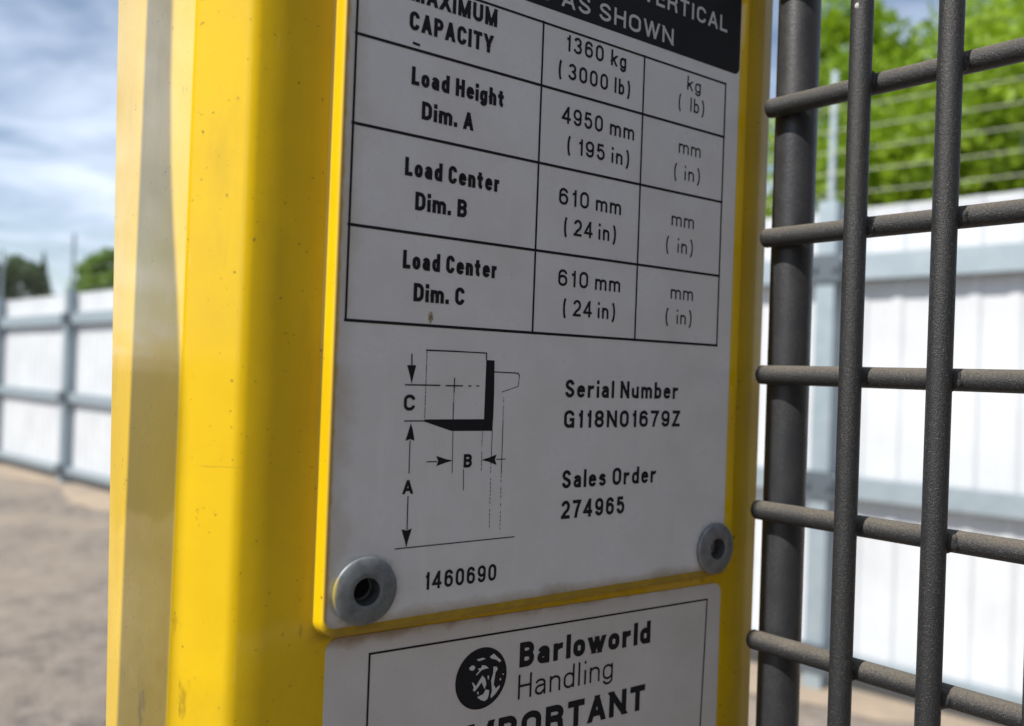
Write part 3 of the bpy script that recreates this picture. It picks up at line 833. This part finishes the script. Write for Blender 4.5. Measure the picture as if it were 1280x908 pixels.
def bar(p, q, r, n=28, start=False, seg=60):
    bm = bmesh.new()
    P = [Vector(p).lerp(Vector(q), i / seg) for i in range(seg + 1)]
    tube(bm, P, r, n, .0, start)
    return bm
SV = (24.0, 44.4, 64.9, 85.4, 105.9)
for h in (-143.5, -107.6, -72.1, -37.4, -1.0, 34.9, 69.3, 105.0):
    bm = bar(gq(-1.6, h, 0), gq(118, h - .7, 0), .00255, start=True)
    for s_ in SV:                            # weld flash where the wires cross
        before = len(bm.verts)
        bmesh.ops.create_icosphere(bm, subdivisions=3, radius=1.0, matrix=Matrix.Identity(4))
        bm.verts.ensure_lookup_table()
        sh = Vector((random.uniform(-.5, .5), random.uniform(-.4, .4), 0)); wx = random.uniform(3.0, 3.7); wy = random.uniform(2.4, 3.0)
        ph = random.uniform(0, 6)
        for v in bm.verts[before:]:
            k_ = 1 + .10 * sin(v.co.x * 5 + ph) * cos(v.co.y * 6 + ph) + random.uniform(-.03, .03)
            v.co = gq(s_ + sh.x + v.co.x * wx * k_, h + sh.y + v.co.y * wy * k_, 2.1 + v.co.z * 1.5 * k_)
    obj('cross_wire', bm, blk, guard, True)
for s_ in SV:
    uw = obj('upright_wire', bar(gq(s_, -250, 5.0), gq(s_ + (.4 if s_ < 30 else -.9), 250, 5.0), .0026), blk, guard, True)
    if s_ < 30:
        bm = bmesh.new()
        bmesh.ops.create_icosphere(bm, subdivisions=3, radius=.0008, matrix=Matrix.Translation(gq(s_ + .1, -89.3, 7.25)) @ Matrix.Diagonal((1, .6, 1.1, 1)))
        obj('paint_spot', bm, Mat('pale_spot', (.45, .45, .44), .7), uw, True)
tubem = Mat('black_tube', (.03, .03, .032), .38)
tn = tubem.noise(1400, 4, .65); tb = tubem.noise(110, 4, .6)
c = tubem.mix(tubem.ramp(tubem.math('ADD', tubem.math('MULTIPLY', tn, .6), tubem.math('MULTIPLY', tb, .4)), .45, .75, 0, .4), (.026, .027, .031), (.085, .082, .08))
tubem.color(c); tubem.rough(tubem.ramp(tb, .3, .7, .32, .5)); tubem.bump(tn, .3, .0003)
obj('frame_tube', bar(gq(1.0, -260, -8.1), gq(2.2, 260, -8.1), .0055, 40), tubem, guard, True)

# ------------------------------------------------------------------ added, unseen shade hose beside the upright (throws the soft band of shade on it)
hm = Mat('rubber', (.015, .015, .016), .55)
def caster(path, r, d, label):
    """a hose whose shade falls on the upright's left face along path: (photo column, mm below eye level)"""
    def on_face(px):
        u = (px - 640) / 1000
        t = (-.0606 - u * .1459) / (.643 + u * .766)
        return Vector((-.0606 - .643 * t, .1459 + .766 * t, 0))
    bm = bmesh.new()
    P = [on_face(px) + Vector((Lh[0], Lh[1], 0)) * d + Vector((0, 0, EYE - h * mm + d * math.tan(SUN_EL))) for px, h in path]
    tube(bm, P, r, 20)
    tag(obj('shade_caster', bm, hm, None, True), label, 'caster')
caster([(176, -300), (176, -70), (175, 0), (172, 700)], .0086, .215, 'added unseen black shade hose hanging straight down beside the left face of the yellow upright')
caster([(177, -300), (177, -75), (179, -55), (183, -38), (190, -22), (198, -8), (203, 2), (204, 10), (204, 30), (200, 700)], .0086, .245, 'second added unseen black shade hose bending aside beside the left face of the yellow upright')

# ------------------------------------------------------------------ added, unseen steel cabin round the viewpoint, shading the plate
cm = Mat('warm_blocker_steel', (.035, .035, .037), .6)
cm.color(cm.mix(cm.noise(8, 4), (.29, .245, .195), (.34, .29, .235)))  # warm tint set to bounce light onto the shaded side
blocker_root = thing('plate_shade_blocker', 'added unseen steel cabin of the lift, facing the riveted plate', 'blocker', PM)
def part(name, *b):
    bm = bmesh.new(); box(bm, *b)
    bmesh.ops.bevel(bm, geom=bm.edges[:], offset=.006, segments=2, affect='EDGES')
    obj(name, bm, cm, blocker_root)
part('blocker_panel', -.75, 1.4, -1.2, .52, .62, .66)
part('blocker_floor', -.75, .75, -1.26, -1.21, .20, .70)
part('blocker_post', -.80, -.755, -1.2, .72, .60, .66)
part('blocker_post', 1.41, 1.455, -1.2, .72, .60, .66)
part('blocker_back', -.22, .22, -.75, -.25, .55, .615)
